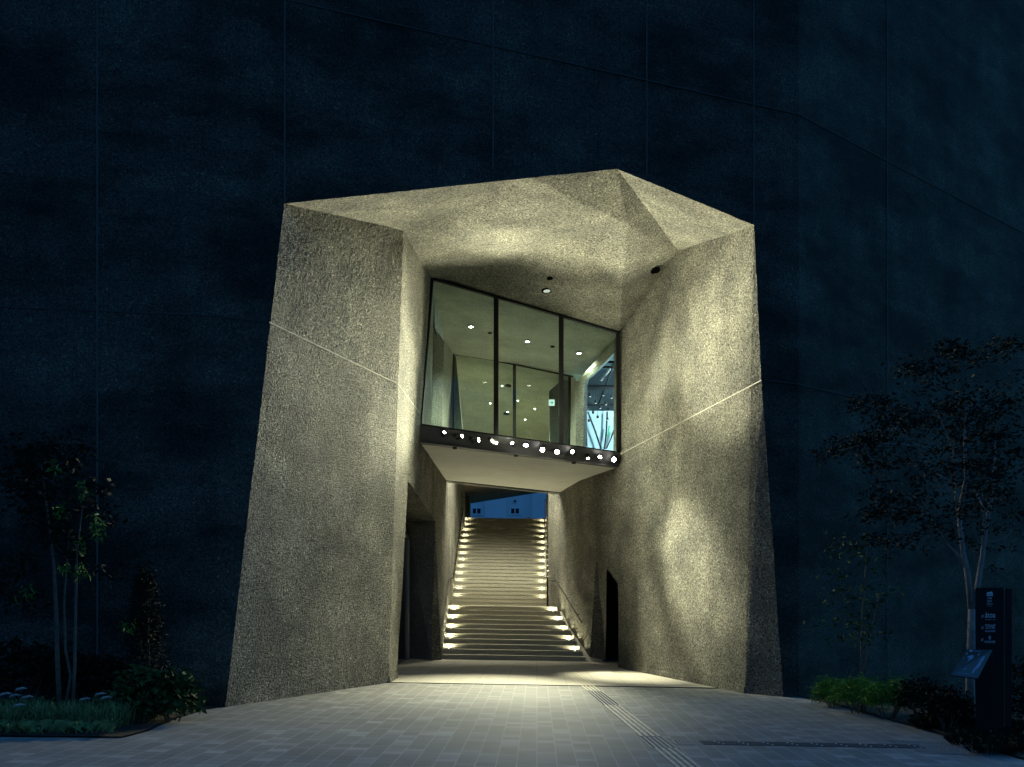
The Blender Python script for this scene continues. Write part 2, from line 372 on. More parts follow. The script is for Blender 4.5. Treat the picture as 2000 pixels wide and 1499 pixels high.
M_BROWN = concrete('canopy_concrete_warm_lit', (0.20,0.155,0.10), (0.36,0.285,0.20), bump=0.4, dist=0.02, streak=0.2, speck=0.3, low=0.75)  # far end of the hall ceiling, warm lamplight put into its brown colour
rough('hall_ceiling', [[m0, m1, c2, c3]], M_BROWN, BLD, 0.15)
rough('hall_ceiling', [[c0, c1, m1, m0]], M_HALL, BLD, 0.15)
MB().prism([c3, c2, c2+V(0,0,2.0), c3+V(0,0,2.5)], (0,0.3,0)).build('hall_lintel', M_CON, BLD)
MB().box(2.2,2.4,31.5,42.5,4,9.6).build('hall_wall', M_DARKCON, BLD)
# bridge room: white underside, dark light beam, glass front and back
sb = MB(); sb.poly(BBL+V(-0.1,0.02,0.02), BBR+V(0.15,0.02,0.0), SBR+V(0.25,0,0), SBL+V(-0.08,0,0)); sb.build('soffit', M_SOF, BLD)
MB().bar(SBL+V(-0.1,0.03,0.03), SBR+V(0.1,0.03,0.03), 0.06, 0.09).build('soffit_edge', M_BLACK, BLD)
MB().bar(SBL+V(-0.1,0.14,-0.035), SBR+V(0.1,0.14,-0.035), 0.03, 0.03).build('soffit_trim', M_STEEL, BLD)
d_ = (BBR-BBL)
beamf = MB()
f0, f1 = BBL+V(-0.05,0.0,0.0), BBR+V(0.03,-0.02,0.0)
f2, f3 = GBR+V(0.06,-0.1,-0.02), GBL+V(-0.03,-0.08,-0.02)
beamf.prism([f0, f1, f2, f3], (0.03,0.25,0)); beam = beamf.build('light_beam', M_METAL, BLD)
for k in range(3):                                           # small drip stops and slots on the lower edge
    p = BBL+d_*(0.16+0.30*k)
    MB().box(p[0]-0.05,p[0]+0.05,p[1]-0.02,p[1]+0.06,p[2]-0.05,p[2]+0.0).build('edge_clip', M_BLACK, BLD)
MB().bar(BBL+V(0,-0.03,0.01), BBR+V(0,-0.03,0.01), 0.05, 0.03).build('beam_lip', M_METAL, BLD)
WIN = empty('window'); WIN.parent = BLD; WIN.matrix_parent_inverse = Pinv(BLD)
def gpt(px, top):                                            # a point on the front glass edge seen at column px
    a, b_ = (GTL, GTR) if top else (GBL, GBR)
    ta = (px-CX)/F; s = (ta*a[1]-a[0])/((b_[0]-a[0])-ta*(b_[1]-a[1])); return a+(b_-a)*s
def pane(p0, p1): MB().poly(gpt(p0,0), gpt(p1,0), gpt(p1,1), gpt(p0,1)).build('glass', M_GLASS, WIN)
for a_, b_ in ((828,964),(974,1091),(1101,1206)): pane(a_, b_)
MB().bar(GBL, GTL, 0.10, 0.12, (0,1,0)).build('frame', M_BLACK, WIN)
MB().bar(GBR+V(-0.04,0,0), GTR+V(-0.04,0,0), 0.09, 0.10, (0,1,0)).build('frame', M_BLACK, WIN)
MB().bar(GTL, GTR, 0.08, 0.045).build('frame', M_BLACK, WIN)
MB().bar(GBL+V(0,0,-0.01), GBR+V(0,0,-0.01), 0.1, 0.06).build('frame', M_BLACK, WIN)
for px in (969,1096): MB().bar(gpt(px,0), gpt(px,1), 0.118, 0.12, (0,1,0)).build('mullion', M_BLACK, WIN)
KTL, KTR = at(886,688,28.2), at(1118,736,28.1); KBL, KBR = V(-1.80,28.2,5.45), V(1.85,28.1,5.2)
ct = [GTL+V(-0.2,0.0,0.03), GTR+V(0.2,0.0,0.03), KTR+V(0.6,0,0.0), KTL+V(-0.4,0,0)]
rough('room_ceiling', [ct], M_CIN, BLD, 0.12, 0.006)
MB().poly(GBL+V(-0.3,0.2,-0.05), GBR+V(0.3,0.1,-0.05), KBR+V(0.4,0,0), KBL+V(-0.4,0,0)).build('room_floor', M_TILE, BLD)
WIN2 = empty('window'); WIN2.parent = BLD; WIN2.matrix_parent_inverse = Pinv(BLD)
MB().poly(KBL, KBR, KTR, KTL).build('glass', M_GLASS, WIN2)
KM = KTL+(KTR-KTL)*((1005-886)/232.0)
MB().bar(lift(KM,5.3), KM, 0.10, 0.12, (0,1,0)).build('mullion', M_BLACK, WIN2)
MB().bar(KTL, KTR, 0.05, 0.04).build('frame', M_BLACK, WIN2)
MB().bar(KBR+V(-0.05,0,0), KTR+V(-0.05,0,0), 0.15, 0.14, (0,1,0)).build('frame', M_BLACK, WIN2)
MB().bar(KBL, KTL, 0.05, 0.08, (0,1,0)).build('frame', M_BLACK, WIN2)
# left side of the room: return wall, a lit niche and a tapering pier by the back glass
rw = [[at(816,835,21.8), at(842,835,23.0), at(848,560,23.0), at(840,545,21.9)]]
rough('room_wall', rw, M_CIN, BLD, 0.1, 0.006)
rough('room_wall', [[at(842,835,23.0), at(842,835,23.0)+V(-1.2,0.3,0), at(849,640,23.0)+V(-1.2,0.3,0), at(849,640,23.0)]], M_CIN, BLD, 0.1)
rough('room_wall', [[at(838,840,26.6), at(862,840,26.6), at(868,668,26.6), at(846,650,26.6)]], M_CIN, BLD, 0.06, 0.02)
rough('room_wall', [[at(849,560,23.0), at(849,640,23.0), at(868,668,26.6), at(866,560,26.6)]], M_CIN, BLD, 0.1)
rough('room_wall', [[at(862,842,26.6), at(877,842,28.2), at(886,685,28.2), at(876,640,27.2), at(866,560,26.6), at(868,668,26.6)]], M_CIN, BLD, 0.1, 0.006)
MB().prism([at(876,845,28.35), at(906,865,28.35), at(889,688,28.35), at(885,688,28.35)], (0,0.25,0)).build('room_pier', M_CIN, BLD)
# right side of the room: an angular opening to the exhibition hall
RW0 = at(1208,655,23.6); 
MB().prism([at(1206,650,23.7), at(1206,885,23.7), at(1198,885,24.2), at(1199,668,24.2)], (0.25,0.0,0)).build('room_wall', M_CON, BLD)
MB().prism([at(1200,665,24.2), at(1199,690,24.3), at(1141,747,26.6), at(1126,745,27.0)], (0.3,0.25,0.25)).build('room_beam', M_CIN, BLD)
MB().prism([at(1126,745,27.0), at(1141,747,26.6), at(1139,885,26.6), at(1124,880,27.0)], (0.12,0.3,0)).build('room_pier', M_CON, BLD)
MB().prism([at(1112,735,28.3), at(1126,740,27.2), at(1124,885,27.2), at(1110,885,28.3)], (0.05,0.25,0)).build('room_wall', M_CIN, BLD)
MB().prism([at(1073,764,28.9), at(1098,742,28.9), at(1112,742,28.9), at(1112,875,28.9), at(1073,875,28.9)], (0,0.25,0)).build('hall_pier', M_DARKCON, BLD)
# exhibition hall seen through it
xh = MB(); xh.poly(V(1.9,33.5,5.32), V(8,33.5,5.32), V(8,33.5,12), V(1.9,33.5,12)); xh.poly(V(8,24.2,5.32), V(8,33.5,5.32), V(8,33.5,12), V(8,24.2,12))
xh.poly(V(1.9,28.6,5.32), V(1.9,33.5,5.32), V(1.9,33.5,12), V(1.9,28.6,12)); xh.poly(V(3.2,24.2,5.32), V(8,24.2,5.32), V(8,24.2,12), V(3.2,24.2,12))
M_BLUEW = plain('exhibition_wall', (0.05,0.075,0.09), 0.8)
xh.build('exhibition_wall', M_BLUEW, BLD)
cs = MB()
for k in range(16): cs.box(1.9,8,25.0+k*0.55,25.25+k*0.55,10.05,10.15)
cs.build('ceiling_slats', plain('slat_blue', (0.10,0.17,0.21), 0.6), BLD)
MB().poly(V(1.9,24.2,10.3), V(8,24.2,10.3), V(8,33.5,10.3), V(1.9,33.5,10.3)).build('exhibition_ceiling', M_BLUEW, BLD)
MB().poly(V(1.9,24.2,5.32), V(8,24.2,5.32), V(8,33.5,5.32), V(1.9,33.5,5.32)).build('exhibition_floor', M_BLUEW, BLD)
# door recess on the left
rc = MB(); XB = -2.97
rc.poly(V(XB,19.7,-0.05), V(XB,26.45,-0.05), V(XB,26.45,4.4), V(XB,19.7,4.4))
rc.build('recess_wall', M_DARKCON, BLD)
rough('recess_wall', [[V(XB,26.4,0.04), JL+V(0,0.0,0), HD1, V(XB,26.0,3.92)]], M_DARKCON, BLD, 0.1)
rough('recess_ceiling', [[HD0, HD1, V(XB,26.0,3.92), V(XB,19.9,4.30)]], M_CON, BLD, 0.1)
rough('recess_wall', [[Dg, HD0, V(XB,19.9,4.30), V(XB,19.75,0.05)]], M_CON, BLD, 0.1)
DO = empty('door'); DO.parent = BLD; DO.matrix_parent_inverse = Pinv(BLD)
MB().box(XB+0.01,XB+0.05,21.5,25.55,0.06,3.40).build('door_leaf', M_DGLASS, DO)
MB().box(XB+0.01,XB+0.10,25.55,25.85,0.06,3.52).box(XB+0.01,XB+0.10,21.3,25.85,3.405,3.52).build('frame', M_GREY, DO)
# joints and plinths
def strip(name, p, q, n, wd, mat, proud=0.004): MB().bar(p+n*proud, q+n*proud, wd, 0.012, n).build(name, mat, BLD)
nM = V(0.31,-0.951,0); nM = np.array([PM[0][0], PM[0][1], 0]); nM = nM if nM[1] < 0 else -nM
def plv(a, b): return plane(a, b, a+V(0,0,1))
PLL, PRR = plv(LL, FL), plv(FR, RR)
def nrm(pl): n = pl[0]; return n if n[1] < 0 else -n
zl = lambda X: 5.90-0.029*X
zu = lambda X: 10.945-0.029*X
nR = PR[0] if PR[0][0] < 0 else -PR[0]; nP = PP[0] if PP[0][0] > 0 else -PP[0]; nJ = PJ[0] if PJ[0][0] > 0 else -PJ[0]
strip('joint', lift(FL,zl(FL[0])), hit(524,630,PM), nM, 0.02, M_FGROOVE); strip('joint', lift(LL,6.08), lift(FL,zl(FL[0])), nrm(PLL), 0.02, M_FGROOVE)
strip('joint', hit(1492,742,PM), lift(FR,zl(FR[0])), nM, 0.02, M_FGROOVE); strip('joint', lift(FR,zl(FR[0])), lift(RR,5.78), nrm(PRR), 0.02, M_FGROOVE)
strip('joint', lift(FL,zu(FL[0])), lift(FR,zu(FR[0])), nM, 0.024, M_FGROOVE); strip('joint', lift(FR,zu(FR[0])), lift(RR,10.8), nrm(PRR), 0.024, M_FGROOVE)
for px, pl, z0, z1 in ((190,PLL,-0.1,ZT),(556,PM,7.9,ZT),(963,PM,8.9,ZT),(1263,PM,9.2,ZT),(1472,PM,8.62,ZT),(1733,PRR,-0.4,ZT)):
    q = hit(px,700,pl); strip('joint', lift(q,z0), lift(q,z1), nrm(pl), 0.022, M_FJOINT)
strip('joint', hit(525,630,PP), hit(775.5,750,PP), nP, 0.020, M_JOINT, 0.010)
strip('joint', hit(776,750,PJ), hit(818,806,PJ), nJ, 0.012, M_JOINT, 0.007)
strip('joint', hit(1211,888,PR), hit(1488,743,PR), nR, 0.016, M_JOINT, 0.007)
strip('joint', hit(1212,1040,PR), hit(1272,1031,PR), nR, 0.014, M_CON, 0.010)
def plinth(p, q, n): MB().prism([p+V(0,0,-0.05), q+V(0,0,-0.05), q+V(0,0,0.13), p+V(0,0,0.13)], n*0.025).build('plinth', M_CON, BLD)
plinth(E0, E1, nR); plinth(Cg, Dg, nJ)
# far side of the terrace
TER = MB().box(-2.9,2.3,39.82,46,5.06,5.262).build('terrace', M_STAIR); TER['kind'] = 'structure'

# ------------------------------------------------------------------ staircase
RS, T1, T2 = 0.1385, 0.31, 0.32
def stepY(n): return 26.3+T1*(n-1) if n <= 11 else 39.8-T2*(38-n)
def stepL(n):
    y = stepY(n); return -2.04-(y-26.3)*0.0095
def stepR(n):
    y = stepY(n)
    return 2.11-(y-26.3)*0.213 if n <= 11 else 0.0377*y
STA = tag(empty('staircase', (0,26.3,0)), 'long straight stone staircase with lit risers climbing through the entrance passage', 'staircase')
for n in range(1, 39):
    y0 = stepY(n); y1 = stepY(n+1) if n < 38 else 39.83
    xl, xr = stepL(n), stepR(n); z0, z1 = RS*(n-1), RS*n
    if n == 11: y1 = stepY(12)
    e = 0.012
    vs_ = []
    for (y, zt) in ((y0, z1), (y1+0.02, z1)):
        vs_ += [(xl, y, z0+gz(xl)-0.12), (xr, y, z0+gz(xr)-0.12), (xr, y, zt+gz(xr)), (xl, y, zt+gz(xl))]
    m = MB().add(vs_, [(0,1,2,3),(7,6,5,4),(3,2,6,7),(1,0,4,5),(0,3,7,4),(2,1,5,6)])
    st = m.build('landing' if n == 11 else 'step', M_STAIR, STA)
    bm = bmesh.new(); bm.from_mesh(st.data)
    fr = [f for f in bm.faces if all(abs(v.co.y-y0) < 1e-4 for v in f.verts)]
    r_ = bmesh.ops.bisect_plane(bm, geom=bm.verts[:]+bm.edges[:]+bm.faces[:], plane_co=(0,y0,z1-0.04), plane_no=(S,0,1))
    r_ = bmesh.ops.bisect_plane(bm, geom=bm.verts[:]+bm.edges[:]+bm.faces[:], plane_co=(0,y0,z1-0.062), plane_no=(S,0,1))
    fr = [f for f in bm.faces if all(abs(v.co.y-y0) < 1e-4 for v in f.verts) and f.calc_center_median().z+S*f.calc_center_median().x < z1-0.04 and f.calc_center_median().z+S*f.calc_center_median().x > z1-0.060]
    ex = bmesh.ops.extrude_face_region(bm, geom=fr); bmesh.ops.delete(bm, geom=fr, context='FACES_ONLY')   # shadow groove under the nosing
    for v in [g_ for g_ in ex['geom'] if isinstance(g_, bmesh.types.BMVert)]: v.co.y += 0.024
    bm.to_mesh(st.data); bm.free()
# stringers at both sides of the steps
sg = MB()
sg.poly(V(-2.07,26.3,0), V(-2.07,29.4,1.5), V(-2.19,39.8,5.2), V(-2.6,39.8,5.2), V(-2.6,29.4,1.5), V(-2.6,26.3,0))
sg.build('stringer', M_STAIR, STA)
sg = MB(); sg.poly(V(2.09,26.35,-0.03), V(1.43,29.4,1.36), V(1.9,29.4,1.36), V(2.6,26.35,-0.03)); sg.build('stringer', M_STAIR, STA)

ORD = ['', 'first','second','third','fourth','fifth','sixth','seventh','eighth','ninth','tenth','eleventh','twelfth','thirteenth']
proto_rim = None
def step_light(x, y, z, side, label, pw, tilt):
    o = empty('step_light', (x, y, z))
    MB().tube([(x,y,z-0.01),(x,y,z+0.002)], 0.032, 12).build('trim_ring', M_STEEL, o)
    MB().tube([(x,y,z+0.0022),(x,y,z+0.0035)], 0.022, 12).build('lens', M_SLENS, o)
    spot('lamp', (x,y,z+0.012), (x, y+tilt, z+0.75), pw, 170, 0.2, STEPC, 0.015, o)
    tag(o, label, 'step light', 'step lights along the stairs')
low = [3,5,7,9,11]; upp = list(range(14,39,2))
for i, n in enumerate(low):
    yy = stepY(n)-0.13; zz = RS*(n-1)
    for side, x in (('left', stepL(n)+0.21), ('right', stepR(n)-0.15)):
        step_light(x, yy, zz+gz(x), side, f'{ORD[i+1]} step light up from the floor at the {side} end of the lower flight', 15.0, 0.03)
for i, n in enumerate(upp):
    yy = stepY(n)-0.13; zz = RS*(n-1)
    for side, x in (('left', stepL(n)+0.21), ('right', stepR(n)-0.17)):
        step_light(x, yy, zz+gz(x), side, f'{ORD[i+1]} step light up from the landing at the {side} end of the upper flight', 6.0, 0.03)

# handrails
def handrail(pts, wall_dx, label, mat, n_br):
    o = tag(empty('handrail', pts[0]), label, 'handrail', 'handrails on the stairs')
    MB().tube(pts, 0.02, 10).build('rail', mat, o)
    P = [np.array(p) for p in pts]
    ln = [np.linalg.norm(P[i+1]-P[i]) for i in range(len(P)-1)]; tot = sum(ln)
    for k in range(n_br):
        s = tot*(k+0.5)/n_br; i = 0
        while s > ln[i]: s -= ln[i]; i += 1
        p = P[i]+(P[i+1]-P[i])*s/ln[i]
        MB().tube([p, p+V(wall_dx*0.4,0,-0.03), p+V(wall_dx,0,-0.03)], 0.012, 6).build('bracket', mat, o)
def sp(n, x, h=0.84): return V(x, stepY(n), RS*n+gz(x)+h)
handrail([sp(1,-1.985), sp(11,-2.0), sp(12,-2.0,0.80), sp(38,-2.06)], -0.09, 'black handrail along the left stair wall', M_BLACK, 16)
handrail([sp(2,stepR(2)-0.03), sp(11,stepR(11)-0.03), V(1.26,31.2,1.54+0.84)], 0.10, 'dark handrail sloping down the right wall beside the lower flight', M_BLACK, 4)
handrail([sp(12,1.09,0.75), sp(12,0.0362*stepY(12),0.86), sp(38,0.0357*stepY(38),0.86), sp(38,0.0357*stepY(38),0.3)], 0.12, 'pale steel handrail edging the right side of the upper flight', M_STEEL, 18)

# ------------------------------------------------------------------ spotlights on the beam
PB = plane(f0, f1, f3)
lens_px = [(868,845),(902.4,852.3),(934.8,859.7),(969.7,865.9),(1000.3,865.9),(1027,870),(1059.4,879),(1088,883),(1118,883),(1148.5,895.5),(1171.6,892.8),(1199,898)]
def onfloor(px, py): return gnd(px, py)
PC = plane(CT, GTR, AP); PCR = plane(AP, CR, TR); PCL = plane(TL, CT, Q)
aims = [ (hit(1180,400,PC), 3200, 66, 1.0), (hit(1425,660,PR), 7200, 40, 1.0), (hit(1330,800,PR), 1500, 150, 1.0), (hit(1348,1110,PR), 5000, 34, 1.0),
         (hit(860,450,PC), 2400, 70, 1.0), (onfloor(950,1338), 3600, 50, 1.0), (hit(650,640,PP), 4500, 54, 1.0), (onfloor(940,1360), 3000, 52, 1.0),
         (hit(785,730,PJ), 1700, 42, 1.0), (onfloor(1225,1322), 3800, 36, 1.0), (hit(1345,435,PCR), 3000, 44, 1.0), (hit(630,980,PP), 3900, 54, 1.0) ]
desc = ['leftmost spotlight, swung up to the right at the dark beam', 'second spotlight from the left end of the dark beam, turned right', 'third spotlight from the left, glaring towards the plaza',
        'fourth spotlight from the left, tipped down to the right', 'fifth spotlight from the left, small round glowing face', 'sixth spotlight from the left with short glare',
        'brightest spotlight glaring near the middle of the dark beam', 'glaring spotlight just right of the brightest one', 'ninth spotlight from the left, round soft glowing face',
        'spotlight with upright housing tipped down near the right end', 'eleventh spotlight from the left with twin glow beside the rightmost one', 'rightmost spotlight glaring beside the concrete wall']
LR = [0.034,0.036,0.05,0.034,0.036,0.05,0.057,0.055,0.044,0.036,0.046,0.057]; done = []
for (lp, (tg, pw, an, bl), ds) in zip(lens_px, aims, desc):
    base = hit(lp[0], lp[1], PB)
    nb = PB[0] if PB[0][1] < 0 else -PB[0]
    head = base+nb*(0.36 if len(done) in (1,2,3) else 0.15)                                       # lens centre in front of the beam
    head = hit(lp[0], lp[1], (PB[0], float(PB[0]@head)))
    d = np.array(tg)-head; d /= np.linalg.norm(d)
    o = tag(empty('spotlight', base), ds, 'spotlight', 'spotlights on the dark beam')
    HL = 0.17 if len(done) in (1,2,3) else 0.11
    tail = head-d*HL
    MB().tube([tail, tail+d*0.02, head-d*0.01, head], [0.045,0.055,0.058,0.060], 16).build('housing', M_BLACK, o, True)
    MB().tube([head+d*0.001, head+d*0.004], LR[len(done)], 16).build('lens', M_LENS, o)
    mid = tail+d*0.05
    foot = mid-nb*float((mid-base)@nb)
    MB().tube([foot-nb*0.005, foot+nb*0.035], 0.045, 12).build('base', M_BLACK, o)
    MB().bar(foot+nb*0.02, mid, 0.02, 0.02).build('bracket', M_BLACK, o)
    spot('lamp', head+d*0.02, tg, pw, an, bl, WARM, 0.13, o); done.append(o)

# ------------------------------------------------------------------ downlights
def downlight(p, r, lens, label, group, power=0, color=ROOMC, angle=140, dirn=(0,0,-1), size=0.05):
    p = np.array(p); d = np.array(dirn, float); d /= np.linalg.norm(d)
    o = tag(empty('downlight', p), label, 'downlight', group)
    MB().tube([p-d*0.01, p+d*0.012], [r, r], 20).build('trim_ring', M_HOLE if lens is not M_DLENS else M_STEEL, o)
    MB().tube([p+d*0.0125, p+d*0.016], [r*0.62, r*0.62], 20).build('lens', lens, o)
    if power: spot('lamp', p+d*0.03, p+d, power, angle, 0.9, color, size, o)
PRC = plane(ct[0], ct[1], ct[2])
for (px, py), ds in zip(((920,636),(1030,665),(1131,688)), ('large lit downlight behind the left pane in the room ceiling', 'lit downlight behind the middle pane in the room ceiling', 'lit downlight behind the right pane in the room ceiling')):
    downlight(hit(px,py,PRC)+V(0,0,-0.03), 0.085, M_DLENS, ds, 'lit downlights in the glazed room', 800 if px < 1100 else 380)
for (px, py), ds in zip(((957,649),(1079,676)), ('dark unlit downlight right of the left lit one in the glazed room','dark unlit downlight between the middle and right panes of the glazed room')):
    downlight(hit(px,py,PRC)+V(0,0,-0.03), 0.06, M_BLACK, ds, 'unlit downlights in the glazed room')
PF2, PF3 = plane(GTL+V(0,0.3,0.05), GTR+V(0,0.2,0), KC), plane(GTR+V(0,0.2,0), CR, KC)
nC = PC[0] if PC[0][2] < 0 else -PC[0]
downlight(hit(1068,567,PF2)+nC*0.012, 0.13, M_PALELENS, 'pale round downlight in the entrance ceiling above the middle pane', 'round fittings in the entrance ceiling', dirn=nC)
downlight(hit(1074,543,PF2)+nC*0.012, 0.07, M_HOLE, 'smallest black fitting in the entrance ceiling behind the pale downlight', 'round fittings in the entrance ceiling', dirn=nC)
downlight(hit(1277,528,PF3)+nC*0.012, 0.14, M_HOLE, 'large black round opening in the entrance ceiling by the right wall', 'round fittings in the entrance ceiling', dirn=nC)  # flat disc, the shade inside the opening is put into its black colour
PHC = plane(c0, c1, c3); nH = PHC[0] if PHC[0][2] < 0 else -PHC[0]
hl = [(888,735),(981,752),(958,786),(1012,781),(992,803),(1045,797),(1026,818)]
hd = ['small lit downlight beside the tapering pier beyond the back glass','lit downlight just left of the back mullion, highest of the hall lights there','lit downlight in the left pane beyond the back glass','lit downlight just right of the back mullion','lit downlight low in the middle, left of the back mullion','lit downlight nearest the exit sign on the hall ceiling','lowest lit downlight on the hall ceiling, right of the back mullion']
for (px, py), ds in zip(hl, hd):
    downlight(hit(px,py,PHC)+nH*0.03, 0.04, M_DLENS, ds, 'lit downlights in the stair hall ceiling', 560, (1.0,0.97,0.74), 150, nH)
for (px, py), ds in zip(((993,752),(989,807)), ('upper dark round vent in the stair hall ceiling by the back mullion','lower dark round vent in the stair hall ceiling by the back mullion')):
    downlight(hit(px,py,PHC)+nH*0.03, 0.10, M_BLACK, ds, 'dark round vents in the stair hall ceiling', dirn=nH)
# exit sign
p = at(1077.5,787,28.6); ES = tag(empty('exit_sign', p), 'small glowing white exit sign with a green arrow on the dark pier', 'exit sign')
MB().box(p[0]-0.10,p[0]+0.10,p[1],p[1]+0.05,p[2]-0.105,p[2]+0.105).build('case', M_GREY, ES)
MB().box(p[0]-0.09,p[0]+0.09,p[1]-0.006,p[1]-0.001,p[2]-0.095,p[2]+0.095).build('face', emit('exit_face', (0.75,1.0,0.92), 1.1), ES)
ar = MB(); y = p[1]-0.012
for pts in ([(-0.05,-0.012),(0.02,-0.012),(0.02,0.012),(-0.05,0.012)], [(0.005,-0.05),(0.055,0.0),(0.005,0.05),(-0.02,0.05),(0.025,0.0),(-0.02,-0.05)]):
    ar.prism([V(p[0]+a, y, p[2]+c) for a, c in pts], (0,0.004,0))
ar.build('arrow', emit('exit_green', (0.0,0.45,0.22), 0.9), ES)

# ------------------------------------------------------------------ exhibition hall contents
tag(MB().box(2.3,7.5,32.6,32.7,5.33,8.42).build('projection_screen', plain('screen_white', (0.60,0.72,0.78), 0.8, var=0.15, scale=0.8)), 'pale blue screen wall low in the exhibition room behind the right pane', 'screen')
rig = tag(empty('lighting_rig', (3,29,9)), 'black overhead pipe grid hung with lamps in the exhibition room', 'lighting rig')
for y, z in ((27.2,8.75),(28.4,8.9),(29.6,8.6),(30.8,8.8),(32.0,8.5)): MB().tube([(2.0,y,z),(7.5,y,z)], 0.035, 8).build('pipe', M_BLACK, rig)
for x in (2.4,3.1,3.8): MB().tube([(x,26.4,8.98),(x,33,8.75)], 0.03, 8).build('pipe', M_BLACK, rig)
MB().tube([(3.9,26.3,9.75),(2.9,30.0,8.9)], 0.05, 10).build('duct', M_STEEL, rig)
pl_ = [(1147,800,29.5),(1152,772,29.5),(1158,806,30.5),(1163,785,29.5),(1167,815,31),(1172,795,30.5),(1178,770,30),(1183,788,30),(1189,800,30.5),(1194,775,30),(1150,822,31),(1186,818,31)]
for k, (px, py, Y) in enumerate(pl_):
    q = at(px,py,Y); o = tag(empty('hanging_lamp', q), 'small dark hanging lamp with a bright tip over the exhibition screen', 'hanging lamp', 'small lamps hung over the exhibition screen')
    MB().tube([q+V(0,0,0.05), V(q[0],q[1],8.7)], 0.006, 5).build('cord', M_BLACK, o)
    MB().tube([q+V(0,0,0.06), q+V(0,0,0.03), q+V(0.01,0,-0.05)], [0.012,0.04,0.04], 8).build('housing', M_BLACK, o)
    MB().tube([q+V(0.01,0,-0.051), q+V(0.01,0,-0.056)], 0.03, 8).build('lens', emit('tiny_lens', (0.85,0.97,1.0), 1.5), o)
cb = [((1141,805),(1146,872)),((1148,805),(1174,877)),((1186,805),(1181,877)),((1200,838),(1184,877))]
cl = ['leftmost black cable hanging before the pale screen','long slanting black cable before the pale screen','upright black cable before the pale screen','short black cable slanting in from the right before the pale screen']
for (a_, b_), ds in zip(cb, cl):
    tag(MB().tube([at(*a_,32.3), at((a_[0]+b_[0])/2+1,(a_[1]+b_[1])/2,32.3), at(*b_,32.3)], 0.028, 6).build('cable', M_BLACK), ds, 'cable', 'black cables before the pale screen')
q0, q1 = at(1190,832,32.2), at(1187,853,32.2)
tag(MB().bar(q0, q1, 0.07, 0.05).build('green_banner', plain('green_cloth', (0.02,0.40,0.16), 0.7)), 'narrow green strip hanging before the pale screen', 'banner')
l = bpy.data.lights.new('exhibition_lamp', 'POINT'); l.energy = 900; l.color = (0.62,0.90,1.0); l.shadow_soft_size = 0.3
lo = bpy.data.objects.new('exhibition_lamp', l); COL.objects.link(lo); lo.location = (4.6,29.5,8.2); lo.parent = rig; lo.matrix_parent_inverse = Pinv(rig)

# ------------------------------------------------------------------ tactile paving
ax = lambda y: 1.833-(y-9.59)*0.0333                       # axis of the strip
def tact_bars(m, y0, y1):
    y = y0
    while y < y1-0.05:
        ye = min(y+0.285, y1)
        for k in (-1.5,-0.5,0.5,1.5):
            a, b_ = ax(y)+k*0.075, ax(ye)+k*0.075
            m.prism([V(a-0.017,y,gz(a)+0.0045), V(a+0.017,y,gz(a)+0.0045), V(b_+0.017,ye,gz(b_)+0.0045), V(b_-0.017,ye,gz(b_)+0.0045)], (0,0,0.006))
        y += 0.30
def stud(m, x, y, r=0.013): m.tube([(x,y,gz(x)+0.003),(x,y,gz(x)+0.011)], [r, r*0.65], 8)
TP = tag(empty('tactile_strip', (1.8,9.6,0)), 'long tactile paving strip of pale bars running up to the stairs', 'tactile paving')
m = MB(); 
for (y0, y1) in ((4.0,10.78),(11.72,15.2),(17.6,22.6)): m = MB(); tact_bars(m, y0, y1); m.build('guide_bars', M_TACT, TP)
def plate(m, p): m.prism([V(x, y, gz(x)+0.002) for x, y in p], (0,0,0.0022))
for (y0, y1) in ((10.82,11.70),(15.25,17.55)):
    m = MB(); plate(m, [(ax(y0)-0.16,y0),(ax(y0)+0.16,y0),(ax(y1)+0.16,y1),(ax(y1)-0.16,y1)])
    y = y0+0.03
    while y < y1:
        for k in range(5): stud(m, ax(y)+(k-2)*0.06, y)
        y += 0.06
    m.build('warning_studs', M_TSTUD, TP)
TS = tag(empty('tactile_strip', (3,11.3,0)), 'dark tactile plates with studs branching right to the sign pillar', 'tactile paving')
m = MB()
for k in range(9):
    x0 = 2.32+0.30*k
    m.prism([V(x0+0.003,11.14,gz(x0)+0.003), V(x0+0.297,11.14,gz(x0+0.3)+0.003), V(x0+0.297,11.44,gz(x0+0.3)+0.003), V(x0+0.003,11.44,gz(x0)+0.003)], (0,0,0.003))
m.build('plates', M_TDARK, TS)
for k in range(9):
    m = MB()
    x0 = 2.49+0.30*k; plate(m, [(x0,11.37),(x0+0.02,11.39),(x0+0.09,11.22),(x0+0.07,11.20)])
    for j in range(3): stud(m, 2.50+0.30*k+j*0.035, 11.38-0.085*j, 0.014)
    m.build('studs', M_STUD, TS)
m = MB(); plate(m, [(1.98,11.13),(2.315,11.13),(2.315,11.45),(1.98,11.45)])
for i in range(8):
    for j in range(5): stud(m, 2.02+0.04*i+0.0, 11.17+0.06*j, 0.011)
m.build('studs', M_TSTUD, TS)
m = MB(); plate(m, [(4.80,10.80),(5.72,10.60),(5.72,11.60),(4.80,11.85)])
for i in range(11):
    for j in range(10): stud(m, 4.95+0.06*i, 10.98+0.075*j-0.02*i, 0.013)
m.build('studs', M_TSTUD, TS)
TF = tag(empty('tactile_strip', (0,22.6,0)), 'faint row of small studs crossing the passage floor before the stairs', 'tactile paving')
m = MB(); plate(m, [(0.55,22.6),(1.27,22.6),(1.27,22.64),(0.55,22.64)])
for i in range(24): stud(m, 1.25-0.028*i, 22.62, 0.008)
m.build('studs', M_TSTUD, TF)
m = MB(); plate(m, [(-1.95,26.07),(1.8,26.07),(1.8,26.13),(-1.95,26.13)])
for i in range(90): stud(m, -1.9+0.045*i*0.9, 26.1, 0.010)
